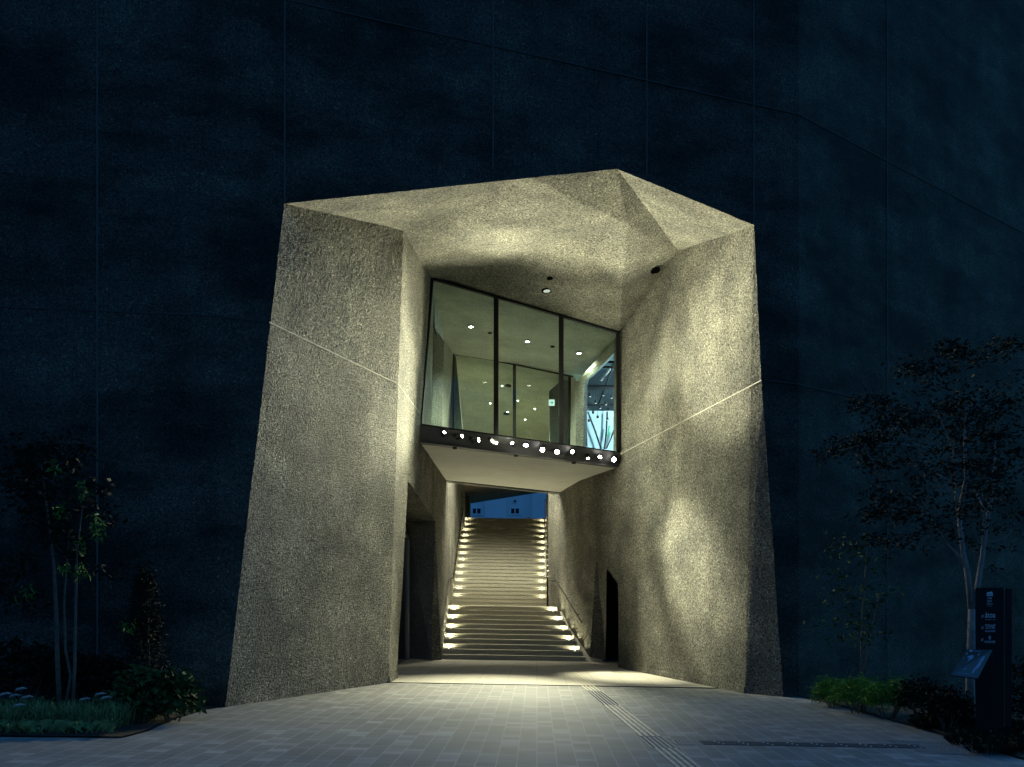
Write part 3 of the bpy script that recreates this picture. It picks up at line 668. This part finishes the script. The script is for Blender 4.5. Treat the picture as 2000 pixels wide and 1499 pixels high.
m.build('studs', M_TSTUD, TF)

# ------------------------------------------------------------------ blue building beyond
OB = tag(empty('office_building', (0,80,0)), 'plain blue-grey building with two small windows seen beyond the top of the stairs', 'building')
M_OFF = plain('blue_render', (0.82,0.86,0.86), 0.8, var=0.05, scale=0.6)
MB().box(-16,16,80,92,-0.5,20).build('wall', M_OFF, OB)
for px in (968,1053): x = (px-CX)/F*79.3; MB().box(x-0.9 if px < 1000 else x-0.6,x+0.9,79.3,79.997,-0.5,20).build('pilaster', M_OFF, OB)
M_OWIN = plain('office_pane', (0.02,0.03,0.045), 0.15); M_OFR = plain('office_frame', (0.86,0.88,0.88), 0.5)
for px in (931,1006):
    q = at(px,998.5,79.9); WN = MB()
    for x0, x1, z0, z1 in ((-0.48,0.48,-0.36,-0.22),(-0.48,0.48,0.22,0.33),(-0.48,-0.34,-0.219,0.219),(0.34,0.48,-0.219,0.219),(-0.045,0.045,-0.219,0.219)):
        WN.box(q[0]+x0,q[0]+x1,79.92,79.995,q[2]+z0,q[2]+z1)
    wn = WN.build('window', M_OFR, OB)
    MB().box(q[0]-0.34,q[0]+0.34,79.955,79.99,q[2]-0.22,q[2]+0.22).build('pane', M_OWIN, wn)
q = at(1006,979,79.9); MB().box(q[0]-0.09,q[0]+0.09,79.85,79.997,q[2]-0.07,q[2]+0.07).build('vent', M_OWIN, OB)
bd = at(1031,1012,40.6)
tag(MB().tube([bd+V(-0.08,0,-0.05), bd+V(0.0,0,0.0), bd+V(0.07,0,0.02), bd+V(0.11,0,-0.03)], [0.01,0.03,0.03,0.01], 8).build('small_stone', M_JOINT), 'small pale lump lying on the top step against the blue building', 'stone')

# ------------------------------------------------------------------ sign pillar
sx0, sx1 = at(1905,1440,12.2)[0], at(1961,1440,12.2)[0]
sgz = gz(6.3)
SP = tag(empty('sign_pillar', (6.3,12.2,sgz)), 'tall black sign pillar with white lettering standing in the planting on the right', 'sign')
MB().prism([V(sx0,12.2,sgz+0.03),V(sx1,12.2,sgz+0.03),V(sx1,12.2,1.875),V(sx0,12.2,1.875)],(0.08,0.13,0)).build('panel', M_SIGN, SP)
MB().box(sx1+0.085,sx1+0.18,12.34,12.48,sgz+0.03,1.865).build('side_panel', M_BLACK, SP)
MB().box(sx0-0.2,sx1+0.18,11.95,12.6,sgz-0.05,sgz+0.029).build('base_slab', plain('pad_concrete', (0.45,0.45,0.45), 0.8), SP)
def text(body, px, py, hpx, Y=12.197, width=None, align='CENTER', sq=1.0, plane_m=None):
    cu = bpy.data.curves.new('lettering', 'FONT'); cu.body = body; cu.size = 1.0; cu.extrude = 0.0; cu.align_x = align; cu.align_y = 'CENTER'; cu.resolution_u = 3
    ob = bpy.data.objects.new('tmp', cu); COL.objects.link(ob)
    dg = bpy.context.evaluated_depsgraph_get(); dg.update()
    me = bpy.data.meshes.new_from_object(ob.evaluated_get(dg)); bpy.data.objects.remove(ob)
    co = np.array([v.co[:] for v in me.vertices])
    mn, mx = co.min(0), co.max(0); s = hpx/F*Y/(mx[1]-mn[1]); swd = s if width is None else (width/F*Y)/(mx[0]-mn[0])
    c = at(px, py, Y); cx_, cy_ = (mn[0]+mx[0])/2, (mn[1]+mx[1])/2
    for v in me.vertices: v.co = (c[0]+(v.co.x-cx_)*swd, Y, c[2]+(v.co.y-cy_)*s)
    me.name = 'lettering'
    return link('lettering', me, M_WHITE, SP)
# crown-shaped emblem with letters, then the lines of text
lg = MB(); e = lambda px, py: at(px, py, 12.198)
lg.prism([e(1927,1164.6), e(1927.5,1159), e(1929,1157), e(1930.5,1156.5), e(1932.5,1158.3), e(1934.5,1156.2), e(1937,1156), e(1938.5,1158), e(1938.9,1164.6)], (0,-0.002,0)); lg.build('emblem', M_WHITE, SP)
t_ = text('KPM', 1933, 1161.7, 4.2, 12.193, 8.6); t_.data.materials.clear(); t_.data.materials.append(M_SIGN)
text('KOBE', 1932.8, 1169, 3.6, width=9); text('PORT', 1932.8, 1175, 3.6, width=9); text('MUSEUM', 1932.8, 1180.3, 2.3, width=12); text('KOBE PORT', 1932.8, 1184.5, 0.9, width=9)
text('2F', 1919, 1204.5, 5.2, width=4.2); text('\u00e1toa', 1934, 1201.5, 10.5, width=20); text('AQUARIUM \u00d7 ART', 1934, 1210.8, 1.6, width=20)
text('1F', 1919, 1227, 5.2, width=4.2); text('TOOTH MART', 1934, 1224.5, 9.2, width=20); text('FOOD HALL & NIGHT FES', 1934, 1233.2, 3.6, width=20)
text('1F', 1918.5, 1250.5, 5.2, width=4.2); text('VOYAGE KOBE', 1933, 1254, 4.4, width=20.5)
em = MB(); c = at(1933,1246,12.198)
em.prism([V(c[0]+0.017*math.cos(a), 12.198, c[2]+0.027*math.sin(a)) for a in np.linspace(0, 2*math.pi, 14)[:-1]], (0,-0.002,0)); em.build('emblem', plain('emblem_grey', (0.25,0.28,0.31), 0.6), SP)
# tilted reading board
q = [at(1889,1268.5,12.10), at(1938.5,1269.5,12.02), at(1910,1325,11.62), at(1857,1318.5,11.70)]
nb_ = np.cross(q[1]-q[0], q[3]-q[0]); nb_ /= np.linalg.norm(nb_); nb_ = nb_ if nb_[1] < 0 else -nb_
RB = MB().prism([x for x in q], -nb_*0.02).build('reading_board', plain('board_grey', (0.055,0.058,0.058), 0.22, spec=0.6), SP)
def bq(u, v, d=0.003): return q[0]*(1-u)*(1-v)+q[1]*u*(1-v)+q[2]*u*v+q[3]*(1-u)*v + nb_*d
M_MAP = plain('map_blue', (0.22,0.29,0.38), 0.6, var=0.15, scale=30); M_MAPD = plain('map_dim', (0.10,0.12,0.15), 0.6)
def bpoly(name, pts, mat, d=0.003): MB().prism([bq(*p, d) for p in pts], nb_*0.0015).build(name, mat, RB)
bpoly('map', [(0.27,0.25),(0.36,0.22),(0.42,0.27),(0.43,0.36),(0.40,0.40),(0.44,0.58),(0.42,0.74),(0.36,0.80),(0.33,0.66),(0.29,0.46),(0.31,0.40),(0.27,0.34),(0.20,0.33),(0.20,0.29)], M_MAP)
bpoly('map', [(0.72,0.32),(0.80,0.25),(0.86,0.25),(0.87,0.40),(0.83,0.44),(0.85,0.56),(0.83,0.68),(0.76,0.74),(0.77,0.86),(0.68,0.87),(0.68,0.76),(0.72,0.60),(0.74,0.46),(0.73,0.38)], M_MAP)
bpoly('emblem', [(0.13,0.09),(0.16,0.04),(0.24,0.04),(0.24,0.09)], M_WHITE)
bpoly('text_line', [(0.27,0.045),(0.46,0.045),(0.46,0.055),(0.27,0.055)], M_MAPD); bpoly('text_line', [(0.27,0.075),(0.60,0.075),(0.60,0.09),(0.27,0.09)], M_MAP)
bpoly('marker', [(0.08,0.15),(0.105,0.15),(0.105,0.21),(0.08,0.21)], M_WHITE); bpoly('marker', [(0.56,0.17),(0.585,0.17),(0.585,0.23),(0.56,0.23)], M_WHITE)
bpoly('text_line', [(0.06,0.34),(0.12,0.34),(0.12,0.40),(0.06,0.40)], M_MAPD); bpoly('text_line', [(0.56,0.36),(0.62,0.36),(0.62,0.42),(0.56,0.42)], M_MAPD)
bpoly('text_line', [(0.20,0.90),(0.70,0.90),(0.70,0.915),(0.20,0.915)], M_MAP)

# ------------------------------------------------------------------ planting
G_DARK = leaf_mat('leaf_dark', (0.008,0.013,0.007)); G_MID = leaf_mat('leaf_mid', (0.035,0.07,0.02)); G_LITE = leaf_mat('leaf_light', (0.06,0.16,0.022)); G_GRASS = leaf_mat('grass_blade', (0.17,0.23,0.09)); G_PLUME = leaf_mat('grass_plume', (0.36,0.35,0.32))
def leaves(m, centres, n, spread, l, wd, rng, droop=0.3):
    for c in centres:
        for _ in range(n):
            p = np.array(c)+rng.normal(0,1,3)*np.array(spread)
            a = rng.uniform(0, 2*math.pi); el = rng.uniform(-0.9,0.5)-droop*0.3
            d = V(math.cos(a)*math.cos(el), math.sin(a)*math.cos(el), math.sin(el)); s = np.cross(d, rng.normal(0,1,3)); s /= np.linalg.norm(s)
            k = rng.uniform(0.6,1.3); ll, ww = l*k, wd*k
            m.add([p, p+d*ll*0.45+s*ww*0.5, p+d*ll, p+d*ll*0.45-s*ww*0.5], [(0,1,2,3)])
def limb(p, q, r0, r1, bend, rng, n=5):
    p, q = np.array(p, float), np.array(q, float); pts = []; rr = []
    off = rng.normal(0,1,3)*bend
    for i in range(n+1):
        t = i/n; pts.append(p+(q-p)*t+off*math.sin(math.pi*t)+rng.normal(0,1,3)*bend*0.15*(0 < i < n)); rr.append(r0+(r1-r0)*t)
    return pts, rr
def gp(px, py, Y): return at(px, py, Y)
rng = np.random.default_rng(5)
# big pale-barked tree on the right
TB = tag(empty('broadleaf_tree', (7.0,13.6,gz(7.0))), 'large pale-barked tree forking behind the black sign pillar', 'tree')
Yt = 13.6
m = MB()
base = V((1897-CX)/F*Yt, Yt, gz(6.8)-0.05)
segs = [([base, gp(1894,1330,Yt), gp(1897,1250,Yt), gp(1898,1190,Yt)], [0.085,0.075,0.07,0.065]),
        ([gp(1898,1195,Yt), gp(1890,1125,Yt), gp(1881,1080,Yt), gp(1874,1020,Yt+0.2), gp(1868,960,Yt+0.3)], [0.06,0.05,0.045,0.035,0.03]),
        ([gp(1872,1010,Yt), gp(1888,930,Yt-0.2), gp(1884,880,Yt-0.2), gp(1886,800,Yt-0.3)], [0.04,0.036,0.03,0.012]),
        ([gp(1900,1200,Yt), gp(1908,1150,Yt), gp(1918,1090,Yt), gp(1926,1030,Yt), gp(1940,950,Yt+0.1), gp(1944,860,Yt+0.2)], [0.055,0.048,0.042,0.036,0.03,0.012]),
        ([gp(1918,1090,Yt), gp(1924,1000,Yt), gp(1904,955,Yt)], [0.03,0.022,0.008]),
        ([gp(1885,1110,Yt), gp(1868,1080,Yt), gp(1850,1063,Yt)], [0.03,0.02,0.008]),
        ([gp(1872,1010,Yt), gp(1866,965,Yt), gp(1835,950,Yt), gp(1790,870,Yt-0.3), gp(1740,830,Yt-0.4)], [0.03,0.024,0.02,0.015,0.006]),
        ([gp(1868,960,Yt+0.3), gp(1855,940,Yt), gp(1830,925,Yt)], [0.022,0.018,0.008]),
        ([gp(1868,960,Yt+0.3), gp(1862,880,Yt), gp(1820,780,Yt)], [0.022,0.018,0.006]),
        ([gp(1850,1063,Yt), gp(1810,1000,Yt), gp(1760,960,Yt)], [0.014,0.01,0.004]),
        ([gp(1930,1060,Yt), gp(1960,1055,Yt), gp(1978,1035,Yt)], [0.014,0.01,0.004]),
        ([gp(1790,870,Yt-0.3), gp(1700,865,Yt-0.5), gp(1640,880,Yt-0.6)], [0.014,0.01,0.004])]
for p_, r_ in segs: m.tube(p_, [q_*0.85 for q_ in r_], 8)
m.build('trunk', M_BARK, TB, True)
m = MB()
cen = []
for _ in range(190):
    px, py = rng.normal(1895,75), rng.normal(880,95)
    if py < 690 or py > 1120 or (px < 1780 and py < 780): continue
    cen.append(gp(px, py, Yt+rng.normal(0,0.55)))
for bx, by, n_ in ((1700,860,14),(1640,875,12),(1720,800,9),(1690,790,6),(1760,830,10),(1720,900,8),(1700,1000,9),(1740,960,8),(1720,1050,7),(1800,720,12),(1870,690,12),(1950,680,10),(1780,1000,7)):
    for _ in range(n_): cen.append(gp(bx+rng.normal(0,20), by+rng.normal(0,9), Yt-0.3+rng.normal(0,0.35)))
leaves(m, cen, 30, (0.11,0.11,0.05), 0.08, 0.03, rng)
m.build('crown', G_DARK, TB)
# thin sapling
SAP = tag(empty('sapling', (gnd(1685,1352)[0],14.9,0)), 'thin sapling with sparse leaves between the wall and the pale-barked tree', 'tree')
Ys = 14.9; m = MB(); s0 = V((1684-CX)/F*Ys, Ys, gz(5.6))
for p_, r_ in (([s0, gp(1683,1260,Ys), gp(1684,1200,Ys), gp(1690,1120,Ys), gp(1694,1060,Ys)],[0.022,0.02,0.016,0.012,0.005]), ([s0+V(0.05,0,0), gp(1690,1300,Ys), gp(1705,1220,Ys), gp(1722,1140,Ys)],[0.018,0.014,0.01,0.004]),
               ([gp(1684,1235,Ys), gp(1702,1228,Ys), gp(1716,1218,Ys)],[0.01,0.008,0.004]), ([gp(1683,1175,Ys), gp(1660,1150,Ys)],[0.008,0.003]), ([gp(1690,1255,Ys), gp(1716,1253,Ys)],[0.009,0.004]), ([gp(1690,1130,Ys), gp(1706,1108,Ys)],[0.007,0.003])):
    m.tube(p_, r_, 6)
m.build('trunk', M_BARKD, SAP, True)
m = MB(); leaves(m, [gp(rng.normal(1680,38), rng.uniform(1050,1260), Ys+rng.normal(0,0.25)) for _ in range(60)], 9, (0.09,0.09,0.06), 0.10, 0.035, rng); m.build('crown', G_MID, SAP)
# tree on the left
TLT = tag(empty('slender_tree', (-5.9,12.0,0.1)), 'slender multi-stemmed tree with sparse leaves on the left bed', 'tree')
Yl = 12.0; m = MB()
for p_, r_ in (([V((118-CX)/F*Yl,Yl,0.05), gp(112,1290,Yl), gp(110,1200,Yl), gp(105,1100,Yl), gp(90,980,Yl), gp(80,900,Yl)],[0.035,0.03,0.027,0.02,0.014,0.005]),
               ([V((122-CX)/F*Yl,Yl,0.05), gp(138,1320,Yl), gp(128,1270,Yl), gp(125,1180,Yl), gp(135,1040,Yl)],[0.025,0.02,0.018,0.014,0.005]),
               ([V((140-CX)/F*Yl,Yl,0.05), gp(146,1300,Yl), gp(147,1220,Yl), gp(150,1080,Yl), gp(165,960,Yl)],[0.028,0.022,0.02,0.016,0.005])): m.tube(p_, r_, 7)
m.build('trunk', M_BARKD, TLT, True)
cen = [gp(bx+rng.normal(0,14), by+rng.normal(0,12), Yl+rng.normal(0,0.3)) for bx, by, n_ in ((60,890,14),(85,880,10),(50,940,9),(70,960,8),(140,880,8),(140,910,6),(110,1020,10),(120,1040,8),(50,1000,6),(140,1050,6),(20,945,5),(180,950,4),(170,990,5),(205,1018,3),(160,1080,5),(200,1118,3),(90,930,8),(100,970,6),(30,1100,7),(10,1160,6),(60,1170,5)) for _ in range(n_)]
m = MB(); leaves(m, cen, 17, (0.09,0.09,0.06), 0.10, 0.04, rng); m.build('crown', G_DARK, TLT)
m = MB(); leaves(m, [gp(x+rng.normal(0,4), y+rng.normal(0,5), Yl-0.4) for x, y in ((98,908),(155,948),(162,955),(118,998),(188,1012),(192,1030),(188,1040),(157,1060),(120,1105),(162,1112),(158,1118),(52,1157),(245,1215)) for _ in range(2)], 14, (0.035,0.05,0.045), 0.085, 0.02, rng, 1.5); m.build('crown', G_LITE, TLT)
# columnar conifer
CO = tag(empty('columnar_shrub', (-5.0,12.7,0)), 'narrow dark columnar shrub against the left wall', 'shrub')
Yc = 12.7; m = MB(); m.tube([V((292-CX)/F*Yc,Yc,0.0), gp(288,1120,Yc)], [0.03,0.01], 6); m.build('stem', M_BARKD, CO)
m = MB()
for _ in range(420):
    t = rng.uniform(0,1); rr = 0.30*(1-t)**0.7+0.03; a = rng.uniform(0,6.28); q_ = gp(290-8*t, 1345-230*t, Yc)
    leaves(m, [q_+V(math.cos(a)*rr*rng.uniform(0.4,1), math.sin(a)*rr*rng.uniform(0.4,1), 0)], 14, (0.05,0.05,0.06), 0.07, 0.015, rng)
m.build('foliage', G_DARK, CO)
def bush(name, px, py, Y, rx_, rz_, n, l, wd, mat, label, cat='shrub', group=None, per=16, ry_=None):
    o = tag(empty(name, (at(px,py,Y)[0],Y,gz(at(px,py,Y)[0]))), label, cat, group)
    c = at(px,py,Y); m = MB(); cen = []
    for _ in range(n):
        d = rng.normal(0,1,3); d /= np.linalg.norm(d); d[2] = abs(d[2])*1.4-0.4; r = rng.uniform(0.55,1.05)
        cen.append(c+V(d[0]*rx_*r, d[1]*(ry_ or rx_)*r*0.8, d[2]*rz_*r))
    leaves(m, cen, per, (0.06,0.06,0.05), l, wd, rng); m.build('foliage', mat, o)
    m = MB(); g = gz(c[0])
    for _ in range(7):
        a = rng.uniform(0,6.28); m.tube([V(c[0]+0.06*math.cos(a), Y+0.06*math.sin(a), g-0.02), V(c[0]+0.4*rx_*math.cos(a), Y+0.4*rx_*math.sin(a), (g+c[2])/2), V(c[0]+0.75*rx_*math.cos(a), Y+0.6*rx_*math.sin(a), c[2])], [0.012,0.009,0.004], 5)
    m.build('stem', M_BARKD, o)
    return o
bush('broadleaf_shrub', 338, 1364, 12.3, 0.36, 0.36, 110, 0.10, 0.05, G_MID, 'glossy broadleaf shrub near the left edge of the entrance')
bush('broadleaf_shrub', 268, 1362, 12.1, 0.30, 0.36, 90, 0.09, 0.045, G_MID, 'broadleaf shrub in front of the columnar shrub')
bush('dark_shrub', 60, 1325, 12.6, 0.75, 0.50, 110, 0.10, 0.045, G_DARK, 'dark shrub mass behind the grasses at the far left')
bush('dark_shrub', 190, 1335, 12.7, 0.55, 0.42, 90, 0.10, 0.045, G_DARK, 'dark shrub behind the slender tree stems')
grp = 'feathery green shrubs edging the right bed'
G_FERN = leaf_mat('leaf_fern', (0.09,0.22,0.03))
for px, py, Y, rx_, rz_, ds in ((1628,1352,15.6,0.34,0.20,'leftmost feathery green shrub beside the right corner of the entrance'),(1675,1355,14.7,0.40,0.26,'brightest feathery green shrub below the thin sapling'),(1735,1360,14.0,0.40,0.26,'feathery green shrub right of the sapling stems')):
    bush('feathery_shrub', px, py, Y, rx_, rz_, 150, 0.10, 0.012, G_FERN, ds, 'shrub', grp, 26)
for px, py, Y, rx_, rz_, ds in ((1800,1365,13.3,0.36,0.28,'dark round shrub between the feathery shrubs and the sign pillar'),(1850,1385,12.7,0.34,0.24,'dark low shrub in front of the pale tree trunk'),(1985,1370,12.9,0.32,0.60,'dark tall shrub right of the sign pillar')):
    bush('dark_shrub', px, py, Y, rx_, rz_, 90, 0.06, 0.03, G_DARK, ds, 'shrub', None, 20)
# grasses
def grass(name, spots, mat, n, hgt, label, plumes=None):
    o = tag(empty(name, spots[0]), label, 'grass'); m = MB()
    for s in spots:
        s = np.array(s)
        for _ in range(n):
            a = rng.uniform(0,6.28); lean = rng.uniform(0.15,0.8); h = hgt*rng.uniform(0.6,1.15); p0 = s+V(rng.normal(0,0.06), rng.normal(0,0.06), 0)
            d = V(math.cos(a), math.sin(a), 0); sd = V(-d[1], d[0], 0)*0.004
            p1 = p0+d*lean*h*0.3+V(0,0,h*0.55); p2 = p0+d*lean*h*0.75+V(0,0,h*(0.95-lean*0.3)); p3 = p0+d*lean*h*1.1+V(0,0,h*(0.95-lean*0.65))
            m.add([p0-sd, p0+sd, p1+sd, p1-sd, p2+sd*0.7, p2-sd*0.7, p3], [(0,1,2,3),(3,2,4,5),(5,4,6)])
    m.build('blades', mat, o)
    if plumes:
        m = MB()
        for s in plumes: m.tube([s, s+V(0.02,0,0.02), s+V(0.09,0.01,0.035), s+V(0.14,0.02,0.03)], [0.006,0.016,0.016,0.003], 6)
        m.build('plume', G_PLUME, o)
    return o
def gg(px, py): p = gnd(px, py); p[2] += 0.02; return p
gl = [([gg(x,y) for x, y in ((60,1425),(75,1420),(90,1428),(70,1412))], 'tuft of green grass at the far left of the front bed', [at(30,1350,11.6), at(18,1363,11.6), at(42,1366,11.4), at(26,1382,11.3), at(0,1360,11.5)]),
      ([gg(x,y) for x, y in ((225,1415),(238,1420),(215,1424),(240,1410))], 'brightest arching grass tuft left of the paved edge', [at(185,1360,11.8), at(197,1367,11.8), at(155,1370,11.6)]),
      ([gg(x,y) for x, y in ((130,1424),(150,1420),(168,1428),(180,1418))], 'low grass tuft between the two taller tufts in the left bed', None),
      ([gg(x,y) for x, y in ((282,1412),(296,1404),(318,1398),(334,1394))], 'grass tuft nearest the entrance on the left bed', None),
      ([gg(x,y) for x, y in ((10,1428),(25,1418),(-15,1425),(-40,1420))], 'grass tuft cut by the left picture edge', None)]
for s_, ds, plm in gl: grass('ornamental_grass', s_, G_GRASS, 110, 0.34, ds, plm)['group'] = 'grass tufts in the left bed'
gc = MB()
def cover(m, poly_px, n, hh):
    for _ in range(n):
        (x0,y0),(x1,y1) = poly_px[rng.integers(len(poly_px))]
        p0 = gg(rng.uniform(x0,x1), rng.uniform(y0,y1)); a = rng.uniform(0,6.28); h = hh*rng.uniform(0.4,1.2); d = V(math.cos(a),math.sin(a),0); sd = V(-d[1],d[0],0)*0.004
        m.add([p0-sd, p0+sd, p0+d*h*0.5+V(0,0,h*0.8), p0+d*h*1.0+V(0,0,h*0.7)], [(0,1,2),(1,3,2)])
cover(gc, [((-60,1400),(230,1438)),((100,1385),(300,1412)),((-60,1375),(200,1400))], 2600, 0.16)
tag(gc.build('ground_cover', G_GRASS), 'low grassy ground cover across the left bed', 'ground cover', None, 'stuff')
gc = MB(); cover(gc, [((1860,1432),(1990,1462)),((1790,1412),(1880,1428)),((1900,1455),(2000,1478)),((1880,1420),(1990,1440))], 1800, 0.14)
tag(gc.build('ground_cover', G_DARK), 'low dark strappy ground cover round the foot of the sign pillar', 'ground cover', None, 'stuff')
lt = MB()
for _ in range(900):
    k = rng.integers(len(bedR)-2); p = bedR[k]+(bedR[k+1]-bedR[k])*rng.uniform(0,1)+V(rng.uniform(0,0.4), rng.uniform(0.0,0.35), 0); p[2] = gz(p[0])+0.03
    a = rng.uniform(0,6.28); d = V(math.cos(a),math.sin(a),0.2)*0.02; s_ = V(-math.sin(a),math.cos(a),0.1)*0.012
    lt.add([p-d, p+s_, p+d, p-s_], [(0,1,2,3)])
tag(lt.build('leaf_litter', plain('dry_leaves', (0.20,0.13,0.07), 0.9, var=0.5, scale=40)), 'brown bark chips and dry leaves along the edge of the right bed', 'leaf litter', None, 'stuff')
